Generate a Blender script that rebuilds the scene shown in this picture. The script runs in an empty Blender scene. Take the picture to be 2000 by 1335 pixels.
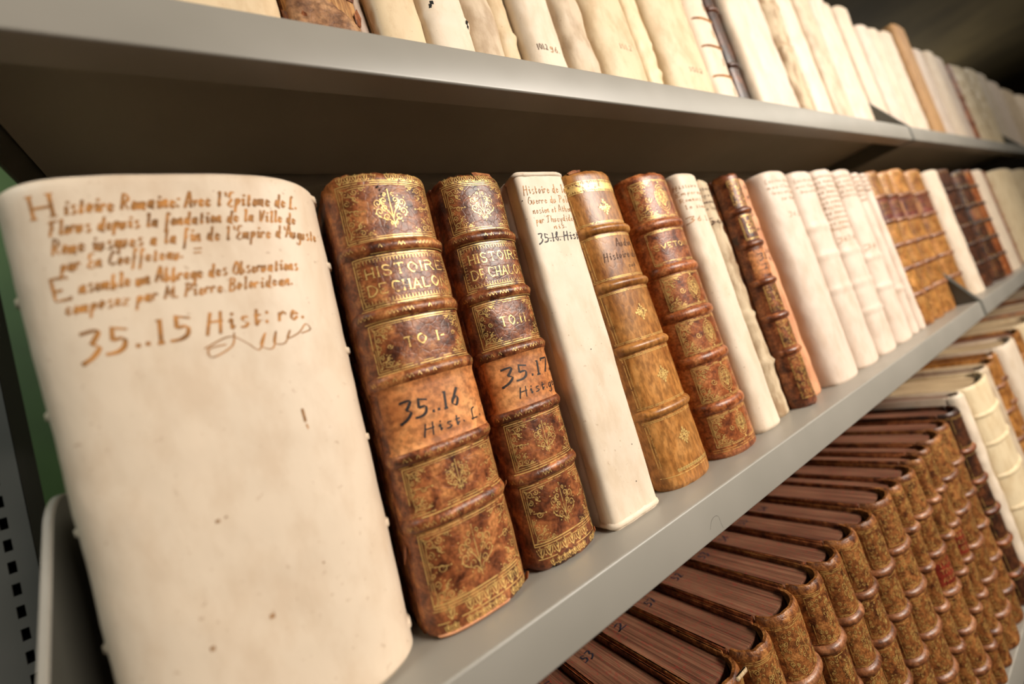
import bpy, math, random
from mathutils import Vector, noise

# ------------------------------------------------------------------ camera, light, exposure
SC = bpy.context.scene
COL = SC.collection
cam = bpy.data.objects.new('camera', bpy.data.cameras.new('camera'))
COL.objects.link(cam)
cam.location = (0.0, -0.19800, 0.11921)
cam.rotation_euler = (math.radians(94.65135), math.radians(17.40955), math.radians(-29.86498))
cam.data.sensor_width = 36.0
cam.data.lens = 36.0 * 794.4366 / 2000.0
cam.data.clip_start = 0.005
cam.data.dof.use_dof = True
cam.data.dof.focus_distance = 0.287
cam.data.dof.aperture_fstop = 2.75
SC.camera = cam

world = bpy.data.worlds.new('world')
SC.world = world
world.use_nodes = True
bg = world.node_tree.nodes['Background']
bg.inputs[0].default_value = (1.0, 0.90, 0.78, 1)
bg.inputs[1].default_value = 0.022

def area(name, loc, target, sx, sy, power, col):
    l = bpy.data.lights.new(name, 'AREA')
    l.shape = 'RECTANGLE'; l.size = sx; l.size_y = sy
    l.energy = power; l.color = col
    o = bpy.data.objects.new(name, l); COL.objects.link(o)
    o.location = loc
    o.rotation_euler = (Vector(target) - Vector(loc)).to_track_quat('-Z', 'Y').to_euler()
    return o
area('aisle_lamp', (1.00, -1.35, 0.80), (0.56, 0.0, 0.14), 1.0, 0.40, 17.6, (1.0, 0.915, 0.81)).data.spread = math.radians(104)
area('ceiling_or_fill_light', (3.4, -1.40, 1.30), (3.0, 0.0, 0.2), 1.6, 0.45, 15, (1.0, 0.93, 0.80))
area('ceiling_or_fill_light', (5.5, 1.6, 0.9), (5.2, 1.4, 1.6), 0.8, 0.8, 19, (1.0, 0.92, 0.78))  # added fill aimed upward to brighten the far ceiling, no real fitting
area('ceiling_or_fill_light', (-1.2, -0.2, 1.40), (-0.9, 0.3, 0.2), 0.6, 0.3, 12, (0.9, 0.97, 0.9))

SC.view_settings.view_transform = 'Standard'
SC.view_settings.look = 'None'
SC.view_settings.exposure = 0.0
SC.view_settings.gamma = 1.0
SC.view_settings.use_curve_mapping = False
SC.cycles.max_bounces = 5
SC.cycles.diffuse_bounces = 2

# ------------------------------------------------------------------ helpers
def lin(c):
    return tuple((v / 12.92 if v <= 0.04045 else ((v + 0.055) / 1.055) ** 2.4) for v in [x / 255.0 for x in c]) + (1.0,)

def mesh_obj(name, V, F, m, parent=None, sharp=38):
    me = bpy.data.meshes.new(name)
    me.from_pydata([tuple(v) for v in V], [], F)
    me.update()
    me.polygons.foreach_set('use_smooth', [True] * len(me.polygons))
    if sharp: me.set_sharp_from_angle(angle=math.radians(sharp))
    me.materials.append(m)
    o = bpy.data.objects.new(name, me)
    COL.objects.link(o)
    if parent: o.parent = parent
    return o

def empty(name, loc, label=None, cat=None, group=None):
    o = bpy.data.objects.new(name, None)
    o.empty_display_size = 0.02
    COL.objects.link(o); o.location = loc
    if label: o['label'] = label
    if cat: o['category'] = cat
    if group: o['group'] = group
    return o

def structure(o):
    o['kind'] = 'structure'; return o

class MB:
    def __init__(s): s.V = []; s.F = []
    def box(s, x0, x1, y0, y1, z0, z1, c=0.0):
        """box with chamfered edges"""
        c = min(c, (x1-x0)*.45, (y1-y0)*.45, (z1-z0)*.45)
        if c <= 0:
            b = len(s.V)
            for z in (z0, z1):
                for x, y in ((x0, y0), (x1, y0), (x1, y1), (x0, y1)): s.V.append((x, y, z))
            for f in ((0,3,2,1),(4,5,6,7),(0,1,5,4),(1,2,6,5),(2,3,7,6),(3,0,4,7)): s.F.append([b+i for i in f])
            return s
        def ring(ins, z):
            a0, a1, b0, b1 = x0+ins, x1-ins, y0+ins, y1-ins
            k = c if ins == 0 else c*.55
            return [(a0+k,b0,z),(a1-k,b0,z),(a1,b0+k,z),(a1,b1-k,z),(a1-k,b1,z),(a0+k,b1,z),(a0,b1-k,z),(a0,b0+k,z)]
        R = [ring(c, z0), ring(c*.3, z0+c*.3), ring(0, z0+c), ring(0, z1-c), ring(c*.3, z1-c*.3), ring(c, z1)]
        b = len(s.V)
        for r in R: s.V += r
        n = 8
        for k in range(len(R)-1):
            for i in range(n):
                j = (i+1) % n
                s.F.append([b+k*n+i, b+k*n+j, b+(k+1)*n+j, b+(k+1)*n+i])
        s.F.append([b+i for i in reversed(range(n))])
        s.F.append([b+(len(R)-1)*n+i for i in range(n)])
        return s
    def prism(s, poly, axis, a, b):
        """closed 2D outline extruded along an axis ('x','y','z') from a to b"""
        k = len(s.V); n = len(poly)
        for t in (a, b):
            for p, q in poly:
                s.V.append({'x': (t, p, q), 'y': (p, t, q), 'z': (p, q, t)}[axis])
        for i in range(n):
            j = (i+1) % n
            s.F.append([k+i, k+j, k+n+j, k+n+i])
        s.F.append([k+i for i in reversed(range(n))]); s.F.append([k+n+i for i in range(n)])
        return s
    def build(s, name, m, parent=None, shear=0.0, sharp=38, tap=0.0):
        V = [(x + shear*z + tap*z*x, y, z) for x, y, z in s.V] if shear or tap else s.V
        return mesh_obj(name, V, s.F, m, parent, sharp)

# ------------------------------------------------------------------ materials
def new_mat(name):
    m = bpy.data.materials.new(name); m.use_nodes = True
    nt = m.node_tree
    return m, nt, nt.nodes['Principled BSDF']

def N(nt, t, **kw):
    n = nt.nodes.new(t)
    for k, v in kw.items(): setattr(n, k, v)
    return n

def coords(nt, scale=(1, 1, 1), rand=True):
    tc = N(nt, 'ShaderNodeTexCoord')
    mp = N(nt, 'ShaderNodeMapping')
    mp.inputs['Scale'].default_value = scale
    nt.links.new(tc.outputs['Object'], mp.inputs[0])
    if rand:
        oi = N(nt, 'ShaderNodeObjectInfo')
        mu = N(nt, 'ShaderNodeMath', operation='MULTIPLY'); mu.inputs[1].default_value = 7.0
        nt.links.new(oi.outputs['Random'], mu.inputs[0])
        nt.links.new(mu.outputs[0], mp.inputs['Location'])
    return mp.outputs[0]

def noise_node(nt, co, scale, detail=4, rough=.55, dist=0.0):
    n = N(nt, 'ShaderNodeTexNoise')
    n.inputs['Scale'].default_value = scale; n.inputs['Detail'].default_value = detail
    n.inputs['Roughness'].default_value = rough; n.inputs['Distortion'].default_value = dist
    nt.links.new(co, n.inputs['Vector'])
    return n.outputs['Fac']

def ramp(nt, fac, stops):
    r = N(nt, 'ShaderNodeValToRGB')
    el = r.color_ramp.elements
    while len(el) < len(stops): el.new(0.5)
    for e, (p, c) in zip(el, stops):
        e.position = p; e.color = c if len(c) == 4 else lin(c)
    nt.links.new(fac, r.inputs[0])
    return r.outputs[0]

def mixc(nt, fac, a, b, mode='MIX'):
    n = N(nt, 'ShaderNodeMix', data_type='RGBA', blend_type=mode)
    if isinstance(fac, float): n.inputs[0].default_value = fac
    else: nt.links.new(fac, n.inputs[0])
    for i, v in ((6, a), (7, b)):
        if isinstance(v, tuple): n.inputs[i].default_value = v
        else: nt.links.new(v, n.inputs[i])
    return n.outputs[2]

def bump(nt, bs, h, strength, dist=.001):
    b = N(nt, 'ShaderNodeBump')
    b.inputs['Strength'].default_value = strength; b.inputs['Distance'].default_value = dist
    nt.links.new(h, b.inputs['Height']); nt.links.new(b.outputs[0], bs.inputs['Normal'])

def leather(name, dark, mid, light, scale=70, rough=.42, cracks=.6, streak=(1, 1, 1)):
    dark, mid, light = [tuple(min(250, int(v*1.09)) for v in c) for c in (dark, mid, light)]
    m, nt, bs = new_mat(name)
    co = coords(nt, streak)
    a = noise_node(nt, co, scale, 6, .62, .4)
    c = ramp(nt, a, [(.34, dark), (.5, mid), (.68, light)])
    fine = noise_node(nt, co, scale*5, 3)
    f = ramp(nt, fine, [(.38, (150, 140, 130)), (.6, (255, 255, 255))])
    c = mixc(nt, .65, c, f, 'MULTIPLY')
    big = noise_node(nt, co, 14, 3)
    g = ramp(nt, big, [(.4, (205, 195, 185)), (.6, (255, 255, 255))])
    c = mixc(nt, .8, c, g, 'MULTIPLY')
    nt.links.new(c, bs.inputs['Base Color'])
    vo = N(nt, 'ShaderNodeTexVoronoi', feature='DISTANCE_TO_EDGE'); vo.inputs['Scale'].default_value = 190
    nt.links.new(co, vo.inputs['Vector'])
    cr = N(nt, 'ShaderNodeMapRange'); cr.inputs['From Max'].default_value = .08
    nt.links.new(vo.outputs['Distance'], cr.inputs[0])
    ad = N(nt, 'ShaderNodeMath', operation='MULTIPLY_ADD'); ad.inputs[1].default_value = .35
    nt.links.new(cr.outputs[0], ad.inputs[0]); nt.links.new(fine, ad.inputs[2])
    bump(nt, bs, ad.outputs[0], cracks*.6, .0005)
    bs.inputs['Roughness'].default_value = rough
    bs.inputs['Specular IOR Level'].default_value = .45
    return m

def vellum(name, base, stain, rough=.5, amount=.5, bstr=.3, spots=True):
    m, nt, bs = new_mat(name)
    co = coords(nt, (1, 1, .45))
    a = noise_node(nt, co, 16, 5, .55, .6)
    c = ramp(nt, a, [(.38, base), (.62, base), (.8, stain)])
    d = noise_node(nt, co, 70, 5, .6)
    c = mixc(nt, amount, c, ramp(nt, d, [(.35, stain), (.55, base)]), 'MIX')
    if spots:
        s = noise_node(nt, coords(nt), 330, 2)
        c = mixc(nt, .55, c, ramp(nt, s, [(.68, (255, 255, 255)), (.80, (170, 132, 94))]), 'MULTIPLY')
    nt.links.new(c, bs.inputs['Base Color'])
    h = noise_node(nt, co, 130, 5)
    bump(nt, bs, h, bstr, .0008)
    bs.inputs['Roughness'].default_value = rough
    bs.inputs['Specular IOR Level'].default_value = .35
    return m

def flat(name, c, rough=.5, metal=0.0, nscale=0, amt=.25, bstr=0.0, stretch=(1, 1, 1)):
    m, nt, bs = new_mat(name)
    bs.inputs['Roughness'].default_value = rough; bs.inputs['Metallic'].default_value = metal
    if nscale:
        co = coords(nt, stretch)
        a = noise_node(nt, co, nscale, 4)
        dk = tuple(int(v*(1-amt)) for v in c)
        nt.links.new(ramp(nt, a, [(.35, dk), (.65, c)]), bs.inputs['Base Color'])
        if bstr: bump(nt, bs, a, bstr, .0006)
    else: bs.inputs['Base Color'].default_value = lin(c)
    return m

def page_mat(name, a, b, red=None):
    m, nt, bs = new_mat(name)
    co = coords(nt, (900, 6, 6))
    n = noise_node(nt, co, 1.0, 3)
    c = ramp(nt, n, [(.35, a), (.65, b)])
    c2 = noise_node(nt, coords(nt, (1, .35, 1)), 55, 4)
    c = mixc(nt, .6, c, ramp(nt, c2, [(.35, (170, 150, 140)), (.65, (255, 255, 255))]), 'MULTIPLY')
    if red:
        s = noise_node(nt, coords(nt, (3, 1, 1)), 260, 3)
        c = mixc(nt, ramp(nt, s, [(.56, (0, 0, 0)), (.66, (190, 190, 190))]), c, lin(red))
    nt.links.new(c, bs.inputs['Base Color'])
    bump(nt, bs, n, .6, .0006)
    bs.inputs['Roughness'].default_value = .6
    return m

def gold_mat(name, wear, under, bright=(246, 204, 124)):
    m, nt, bs = new_mat(name)
    co = coords(nt)
    n = noise_node(nt, co, 260, 5, .7)
    f = ramp(nt, n, [(wear-.05, (0, 0, 0)), (wear+.05, (255, 255, 255))])
    c = mixc(nt, f, lin(under), lin(bright))
    nt.links.new(c, bs.inputs['Base Color'])
    mu = N(nt, 'ShaderNodeMath', operation='MULTIPLY'); mu.inputs[1].default_value = .45
    nt.links.new(f, mu.inputs[0]); nt.links.new(mu.outputs[0], bs.inputs['Metallic'])
    bs.inputs['Roughness'].default_value = .38
    return m

def steel(name, c, rough=.38):
    m, nt, bs = new_mat(name)
    co = coords(nt, rand=False)
    a = noise_node(nt, co, 9, 3)
    nt.links.new(ramp(nt, a, [(.3, tuple(int(v*.94) for v in c)), (.7, c)]), bs.inputs['Base Color'])
    s = noise_node(nt, co, 900, 2)
    bump(nt, bs, s, .06, .0004)
    r = noise_node(nt, co, 30, 3)
    mr = N(nt, 'ShaderNodeMapRange'); mr.inputs['To Min'].default_value = rough-.06; mr.inputs['To Max'].default_value = rough+.08
    nt.links.new(r, mr.inputs[0]); nt.links.new(mr.outputs[0], bs.inputs['Roughness'])
    bs.inputs['Specular IOR Level'].default_value = .6
    return m

M = {}
M['steel'] = steel('grey_enamel', (154, 148, 138))
M['steel_dark'] = steel('dark_grey_enamel', (84, 82, 74), .45)
M['post'] = steel('post_enamel', (128, 126, 120), .45)
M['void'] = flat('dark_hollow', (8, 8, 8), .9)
M['back'] = flat('shade_back', (24, 14, 9), .8, nscale=5)  # near-black colour carries the shade inside the bookcase
M['green'] = flat('green_paint', (84, 116, 52), .6, nscale=4, amt=.2)
M['ceil'] = flat('olive_ceiling', (120, 106, 74), .8, nscale=2, amt=.25)
M['floor'] = flat('floor_lino', (46, 42, 38), .5, nscale=3)
M['vel_a'] = vellum('vellum_ivory', (228, 208, 184), (204, 176, 146), amount=.35)
M['vel_b'] = vellum('vellum_cream', (232, 213, 190), (208, 182, 150), amount=.45)
M['vel_c'] = vellum('vellum_warm', (224, 200, 164), (192, 158, 116), amount=.55)
M['vel_d'] = vellum('vellum_greyish', (212, 190, 162), (160, 130, 98), amount=.6)
M['vel_e'] = vellum('vellum_rosy', (226, 206, 188), (204, 176, 150), amount=.5, spots=False)
M['vel_f'] = vellum('vellum_rough', (206, 184, 152), (140, 108, 74), .7, .8, .9)
M['vel_g'] = vellum('vellum_yellow', (232, 210, 172), (200, 168, 122), amount=.5)
M['peach'] = vellum('peach_wrapper', (222, 160, 118), (176, 108, 72), .6, .6, .5)
M['torn'] = leather('pale_torn_leather', (110, 72, 46), (158, 114, 78), (192, 150, 108), 60, .6, .9)
M['tan'] = vellum('tan_vellum', (196, 150, 98), (150, 104, 60), .55, .5, .3)
M['calf'] = leather('mottled_calf', (80, 40, 22), (152, 88, 50), (210, 142, 84), 95, .38)
M['calf_dark'] = leather('dark_mottled_calf', (68, 34, 20), (132, 74, 44), (192, 122, 72), 90, .36)
M['calf_worn'] = leather('worn_calf', (110, 58, 30), (158, 92, 50), (206, 146, 92), 120, .6, .9)
M['calf_tan'] = leather('tan_calf', (146, 90, 42), (188, 128, 66), (210, 154, 90), 60, .36, .25, (1, 1, .45))
M['calf_red'] = leather('reddish_calf', (104, 52, 26), (172, 98, 54), (206, 138, 86), 110, .36, .4)
M['calf_gold'] = leather('golden_calf', (132, 80, 36), (190, 130, 66), (214, 158, 92), 60, .4, .3)
M['calf_brown'] = leather('brown_gilt_calf', (78, 40, 20), (146, 90, 46), (190, 132, 74), 150, .42, .8)
M['calf_black'] = leather('black_brown_calf', (34, 26, 22), (78, 46, 30), (120, 70, 40), 60, .4, .4)
M['joint'] = leather('polished_band_leather', (100, 60, 36), (148, 96, 62), (178, 126, 88), 80, .36, .3)
M['patch'] = leather('orange_paper_patch', (176, 104, 52), (212, 138, 78), (226, 158, 98), 60, .6, .2)
M['label_red'] = leather('red_title_label', (92, 30, 20), (134, 48, 32), (156, 66, 44), 120, .4, .3)
M['label_dark'] = leather('maroon_label', (78, 36, 26), (120, 58, 46), (148, 84, 68), 90, .4, .3)
M['wood'] = leather('bare_oak_board', (150, 96, 50), (200, 148, 90), (226, 182, 124), 80, .7, .6, (6, 1, .4))
M['page'] = page_mat('page_edges_cream', (190, 160, 120), (226, 200, 160))
M['page_red'] = page_mat('page_edges_red_sprinkled', (98, 60, 42), (160, 112, 84), (160, 48, 42))
M['gold'] = gold_mat('gold_leaf', .42, (110, 62, 34))
M['gold_worn'] = gold_mat('worn_gold_leaf', .48, (112, 70, 36), (234, 188, 108))
M['ink_orange'] = flat('faded_orange_ink', (204, 138, 66), .7, nscale=160, amt=.35)
M['ink_brown'] = flat('brown_ink', (96, 56, 28), .7, nscale=200, amt=.4)
M['ink_black'] = flat('black_ink', (44, 30, 26), .6, nscale=200, amt=.3)
M['ink_pale'] = flat('pale_brown_ink', (186, 142, 100), .7, nscale=200, amt=.25)
M['ink_blue'] = flat('blue_black_ink', (38, 38, 52), .6)
M['lace'] = vellum('vellum_lacing_strip', (232, 212, 186), (196, 168, 132), .6)

# ------------------------------------------------------------------ pen strokes
ROMAN = {'H': "09 00|59 50|04 54", 'I': "09 00", 'S': "~58 39 19 07 15 44 52 40 10 02", 'T': "08 09 69 68|39 30",
 'O': "~39 18 05 12 30 52 65 48 39", 'R': "09 00|~09 39 57 45 05|35 60", 'E': "58 59 09 00 50 51|04 34", 'D': "~09 39 66 63 30 00|09 00",
 'C': "~68 49 19 05 12 30 61", 'A': "00 39 60|13 53", 'L': "09 00 50 52", 'N': "00 09 60 69", 'V': "09 30 69",
 'P': "09 00|~09 39 57 45 05", '.': "00 01", '-': "14 44", 'U': "~09 02 20 40 62 69", 'M': "00 19 42 79 80"}
SCRIPT = {'a': "~45 26 14 23 35 46 43 53", 'b': "~19 13 23 44 35 16", 'c': "~45 26 14 23 44", 'd': "~45 26 14 23 45 49 43 53",
 'e': "~15 35 45 26 14 23 44", 'f': "~48 39 28 21 10|15 45", 'g': "~45 26 14 23 45 46 41 20 01", 'h': "19 13|~13 15 36 45 43 53",
 'i': "~15 26 23 34|28 27", 'j': "~26 21 10|28 27", 'l': "~18 29 23 34", 'm': "06 03|~04 26 23|~24 46 43 53", 'n': "06 03|~04 26 36 33 44",
 'o': "~26 14 23 34 45 36 26", 'p': "16 10|~15 36 45 34 13", 'q': "~45 26 14 23 45|46 40", 'r': "06 03|~05 26 35", 's': "~46 26 25 44 33 13",
 't': "~28 23 34 44|16 46", 'u': "~06 03 23 36|36 33 44", 'v': "06 13 36", 'x': "06 43|46 03", 'y': "06 23|~46 20 10", 'z': "06 46 03 43",
 'H': "~19 03 02|59 52|~06 36 66", 'R': "19 13|~09 39 57 36 26 63", 'A': "~03 29 39 53|15 55", 'E': "~59 29 17 36 14 23 53", 'V': "~09 18 23 59",
 'L': "~39 18 13 03 23 53", 'F': "~69 19 08|29 13|16 46", 'P': "29 13|~09 49 57 36 16", 'B': "19 13|~09 49 47 26 46 54 33 03", 'C': "~58 39 16 14 33 54",
 'O': "~39 16 14 33 54 57 39", 'D': "19 13|~09 49 66 43 03", 'G': "~58 39 16 14 33 54 56 36", 'T': "~08 29 69|39 23 03", 'M': "03 19 34 69 63", 'S': "~58 29 27 55 43 03",
 'N': "03 19 53 59", 'J': "~39 31 10", "'": "29 37", '.': "13 14", ':': "13 14|16 17", ',': "13 02", '=': "05 75|07 77",
 '0': "~29 16 24 43 56 48 29", '1': "29 23|19 28|13 33", '2': "~18 39 47 13 03|03 53", '3': "~09 59 36|~36 55 33 02 12", '4': "39 05 55|39 33", '5': "68 29 26|~26 56 54 33 03",
 '6': "~49 26 14 33 45 36 15", '7': "08 09 59 23", '8': "~39 27 45 33 15 37 49 39", '9': "~57 38 26 46 58 43 13"}

def catmull(p, n=5):
    if len(p) < 3: return p
    closed = p[0] == p[-1]
    q = ([p[-2]] if closed else [p[0]]) + p + ([p[1]] if closed else [p[-1]])
    out = []
    for i in range(1, len(q)-2):
        a, b, c, d = q[i-1], q[i], q[i+1], q[i+2]
        for k in range(n):
            t = k/n
            out.append(tuple(.5*((2*b[j]) + (-a[j]+c[j])*t + (2*a[j]-5*b[j]+4*c[j]-d[j])*t*t + (-a[j]+3*b[j]-3*c[j]+d[j])*t**3) for j in (0, 1)))
    out.append(p[-1])
    return out

def spiral(cx, cz, r, turns=1.4, a0=0.0, sgn=1, n=13):
    return [(cx + r*(1-.8*k/n)*math.cos(a0+sgn*turns*6.283*k/n), cz + r*(1-.8*k/n)*math.sin(a0+sgn*turns*6.283*k/n)) for k in range(n+1)]

class Pen:
    """collects thin raised strokes in (u, z) on a surface"""
    def __init__(s, surf, off=.00016): s.surf = surf; s.V = []; s.F = []; s.off = off
    def line(s, pts, w, nib=0.0, step=.0022):
        P = [pts[0]]
        for a, b in zip(pts, pts[1:]):
            d = math.hypot(b[0]-a[0], b[1]-a[1])
            if d < 1e-7: continue
            k = max(1, int(d/step))
            for i in range(1, k+1): P.append((a[0]+(b[0]-a[0])*i/k, a[1]+(b[1]-a[1])*i/k))
        if len(P) < 2: return
        base = len(s.V)
        for i, p in enumerate(P):
            a = P[max(0, i-1)]; b = P[min(len(P)-1, i+1)]
            dx, dz = b[0]-a[0], b[1]-a[1]; L = math.hypot(dx, dz) or 1
            dx /= L; dz /= L
            ww = w*.5
            if nib: ww *= (1-nib) + nib*1.5*abs(dx*.7 + dz*.7)
            for sg in (1, -1):
                s.V.append(s.surf(p[0]-dz*ww*sg, p[1]+dx*ww*sg, s.off))
            if i:
                k = base+2*i
                s.F.append([k-2, k-1, k+1, k])
    def dot(s, u, z, r):
        s.line([(u-r, z), (u+r, z)], 2*r)
    def text(s, txt, u0, z0, cap, w, font=SCRIPT, u1=None, nib=.7, slant=.0, rise=0.0, jit=0.0, rnd=None, gap=1.6):
        roman = font is ROMAN
        k = cap/9 if roman else cap/6
        yb = 0 if roman else 3
        items = []; x = 0
        for ch in txt:
            if ch == ' ': x += 4; continue
            g = font.get(ch)
            if not g: continue
            st = []
            mx = 0
            for part in g.split('|'):
                sm = part[0] == '~'
                pp = [(int(t[0]), int(t[1])-yb) for t in part.lstrip('~').split()]
                mx = max(mx, max(p[0] for p in pp))
                st.append((sm, pp))
            items.append((x, st)); x += mx + gap
        tot = max(x-gap, 1)
        kx = (u1-u0)/tot if u1 is not None else k
        for x, st in items:
            dz = (rnd.uniform(-jit, jit) if rnd and jit else 0)
            for sm, pp in st:
                q = catmull(pp) if sm else pp
                P = [(u0+(x+a)*kx+b*k*slant, z0+b*k+rise*(x+a)*kx+dz) for a, b in q]
                s.line(P, w, nib)
                if roman and not sm:
                    for e in (pp[0], pp[-1]):
                        if e[1] in (0, 9):
                            c = (u0+(x+e[0])*kx, z0+e[1]*k)
                            s.line([(c[0]-k*1.1, c[1]), (c[0]+k*1.1, c[1])], w*.55)
    def rule(s, u0, z0, u1, z1, w, rnd=None, brk=.0):
        L = math.hypot(u1-u0, z1-z0); n = max(1, int(L/.006))
        for i in range(n):
            if rnd and rnd.random() < brk: continue
            a, b = i/n, (i+1)/n
            s.line([(u0+(u1-u0)*a, z0+(z1-z0)*a), (u0+(u1-u0)*b, z0+(z1-z0)*b)], w)
    def frame(s, u0, u1, z0, z1, w, rnd=None, brk=.0, dbl=.0012):
        for d in ((0, dbl) if dbl else (0,)):
            a, b, c, e = u0+d, u1-d, z0+d, z1-d
            for q in ((a, c, b, c), (a, e, b, e), (a, c, a, e), (b, c, b, e)): s.rule(*q, w if d == 0 else w*.6, rnd, brk)
    def corner(s, cu, cz, su, sz, size, w, lite=False):
        f = lambda p: [(cu+su*x*size, cz+sz*y*size) for x, y in p]
        n = 7 if lite else 12
        for x, y, r, a, g in ((.2, .24, .16, 3.6, 1), (.52, .17, .13, 3.1, -1), (.17, .58, .13, 4.7, 1), (.8, .11, .09, 3.1, 1), (.11, .86, .09, 4.7, -1), (.46, .46, .1, 3.9, 1)):
            s.line(f(spiral(x, y, r, 1.3, a, g, n)), w)
        if lite: return
        s.line(f(catmull([(.0, .0), (.16, .1), (.35, .06), (.6, .03), (.98, .05)], 3)), w)
        s.line(f(catmull([(.0, .0), (.08, .18), (.05, .4), (.03, .7), (.05, 1.02)], 3)), w)
        s.line(f(catmull([(.28, .34), (.42, .38), (.5, .56), (.62, .6)], 3)), w)
        for x, y in ((.68, .25), (.3, .72), (.36, .3), (.93, .2), (.22, .95), (.62, .42), (.42, .64)): s.dot(cu+su*x*size, cz+sz*y*size, w*.8)
    def tree(s, u, z, hw, hh, w, lite=False):
        f = lambda p: [(u+x*hw, z+y*hh) for x, y in p]
        s.line(f([(0, -1.05), (0, .3), (0, 1.1)]), w)
        n = 7 if lite else 11
        for g in (1, -1):
            for x, y, r, a in ((.34, -.42, .22, -1.6), (.7, -.12, .26, -1.6), (.36, .1, .2, -1.6), (.72, .38, .24, -1.2), (.34, .52, .2, -1.6), (.22, .86, .13, -1.6), (.12, -.78, .12, -1.6)):
                s.line([(u+g*(px)*hw, z+py*hh) for px, py in spiral(x, y, r, 1.25, a, 1, n)], w)
            if not lite:
                s.line([(u+g*x*hw, z+y*hh) for x, y in catmull([(0, -.9), (.2, -.6), (.45, -.55), (.85, -.35)], 3)], w)
                s.line([(u+g*x*hw, z+y*hh) for x, y in catmull([(0, -.5), (.2, -.1), (.5, .3), (.55, .62)], 3)], w)
                for x, y in ((.98, .1), (.9, .68), (.52, .78), (.95, -.2), (.5, -.72), (.55, .12)): s.dot(u+g*x*hw, z+y*hh, w*.9)
        s.dot(u, z+hh*1.15, w*.9)
    def star(s, u, z, r, w):
        for k in range(8):
            a = k*math.pi/4; L = r if k % 2 == 0 else r*.6
            s.line([(u, z), (u+L*math.cos(a), z+L*math.sin(a))], w*1.2)
            if k % 2 == 0:
                for t, q in ((.62, .28), (.62, -.28)):
                    s.dot(u+L*(t*math.cos(a)-q*math.sin(a)), z+L*(t*math.sin(a)+q*math.cos(a)), w)
                s.dot(u+L*math.cos(a), z+L*math.sin(a), w)
    def roll(s, u0, u1, z0, z1, pitch, w, rnd=None, brk=0.0):
        """row of small palmettes"""
        n = max(1, int((u1-u0)/pitch)); p = (u1-u0)/n; h = z1-z0
        for i in range(n):
            if rnd and rnd.random() < brk: continue
            c = u0+(i+.5)*p
            s.line([(c, z0), (c, z1)], w)
            for g in (1, -1):
                s.line([(c, z0), (c+g*p*.3, z0+h*.35), (c+g*p*.42, z0+h*.8)], w)
                s.line([(c, z0+h*.4), (c+g*p*.22, z0+h*.85)], w)
            s.dot(c+p*.5, z0+h*.25, w*.8)
    def build(s, name, m, parent):
        if not s.F: return None
        o = mesh_obj(name, s.V, s.F, m, parent, 0)
        s.V = []; s.F = []
        return o

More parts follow.
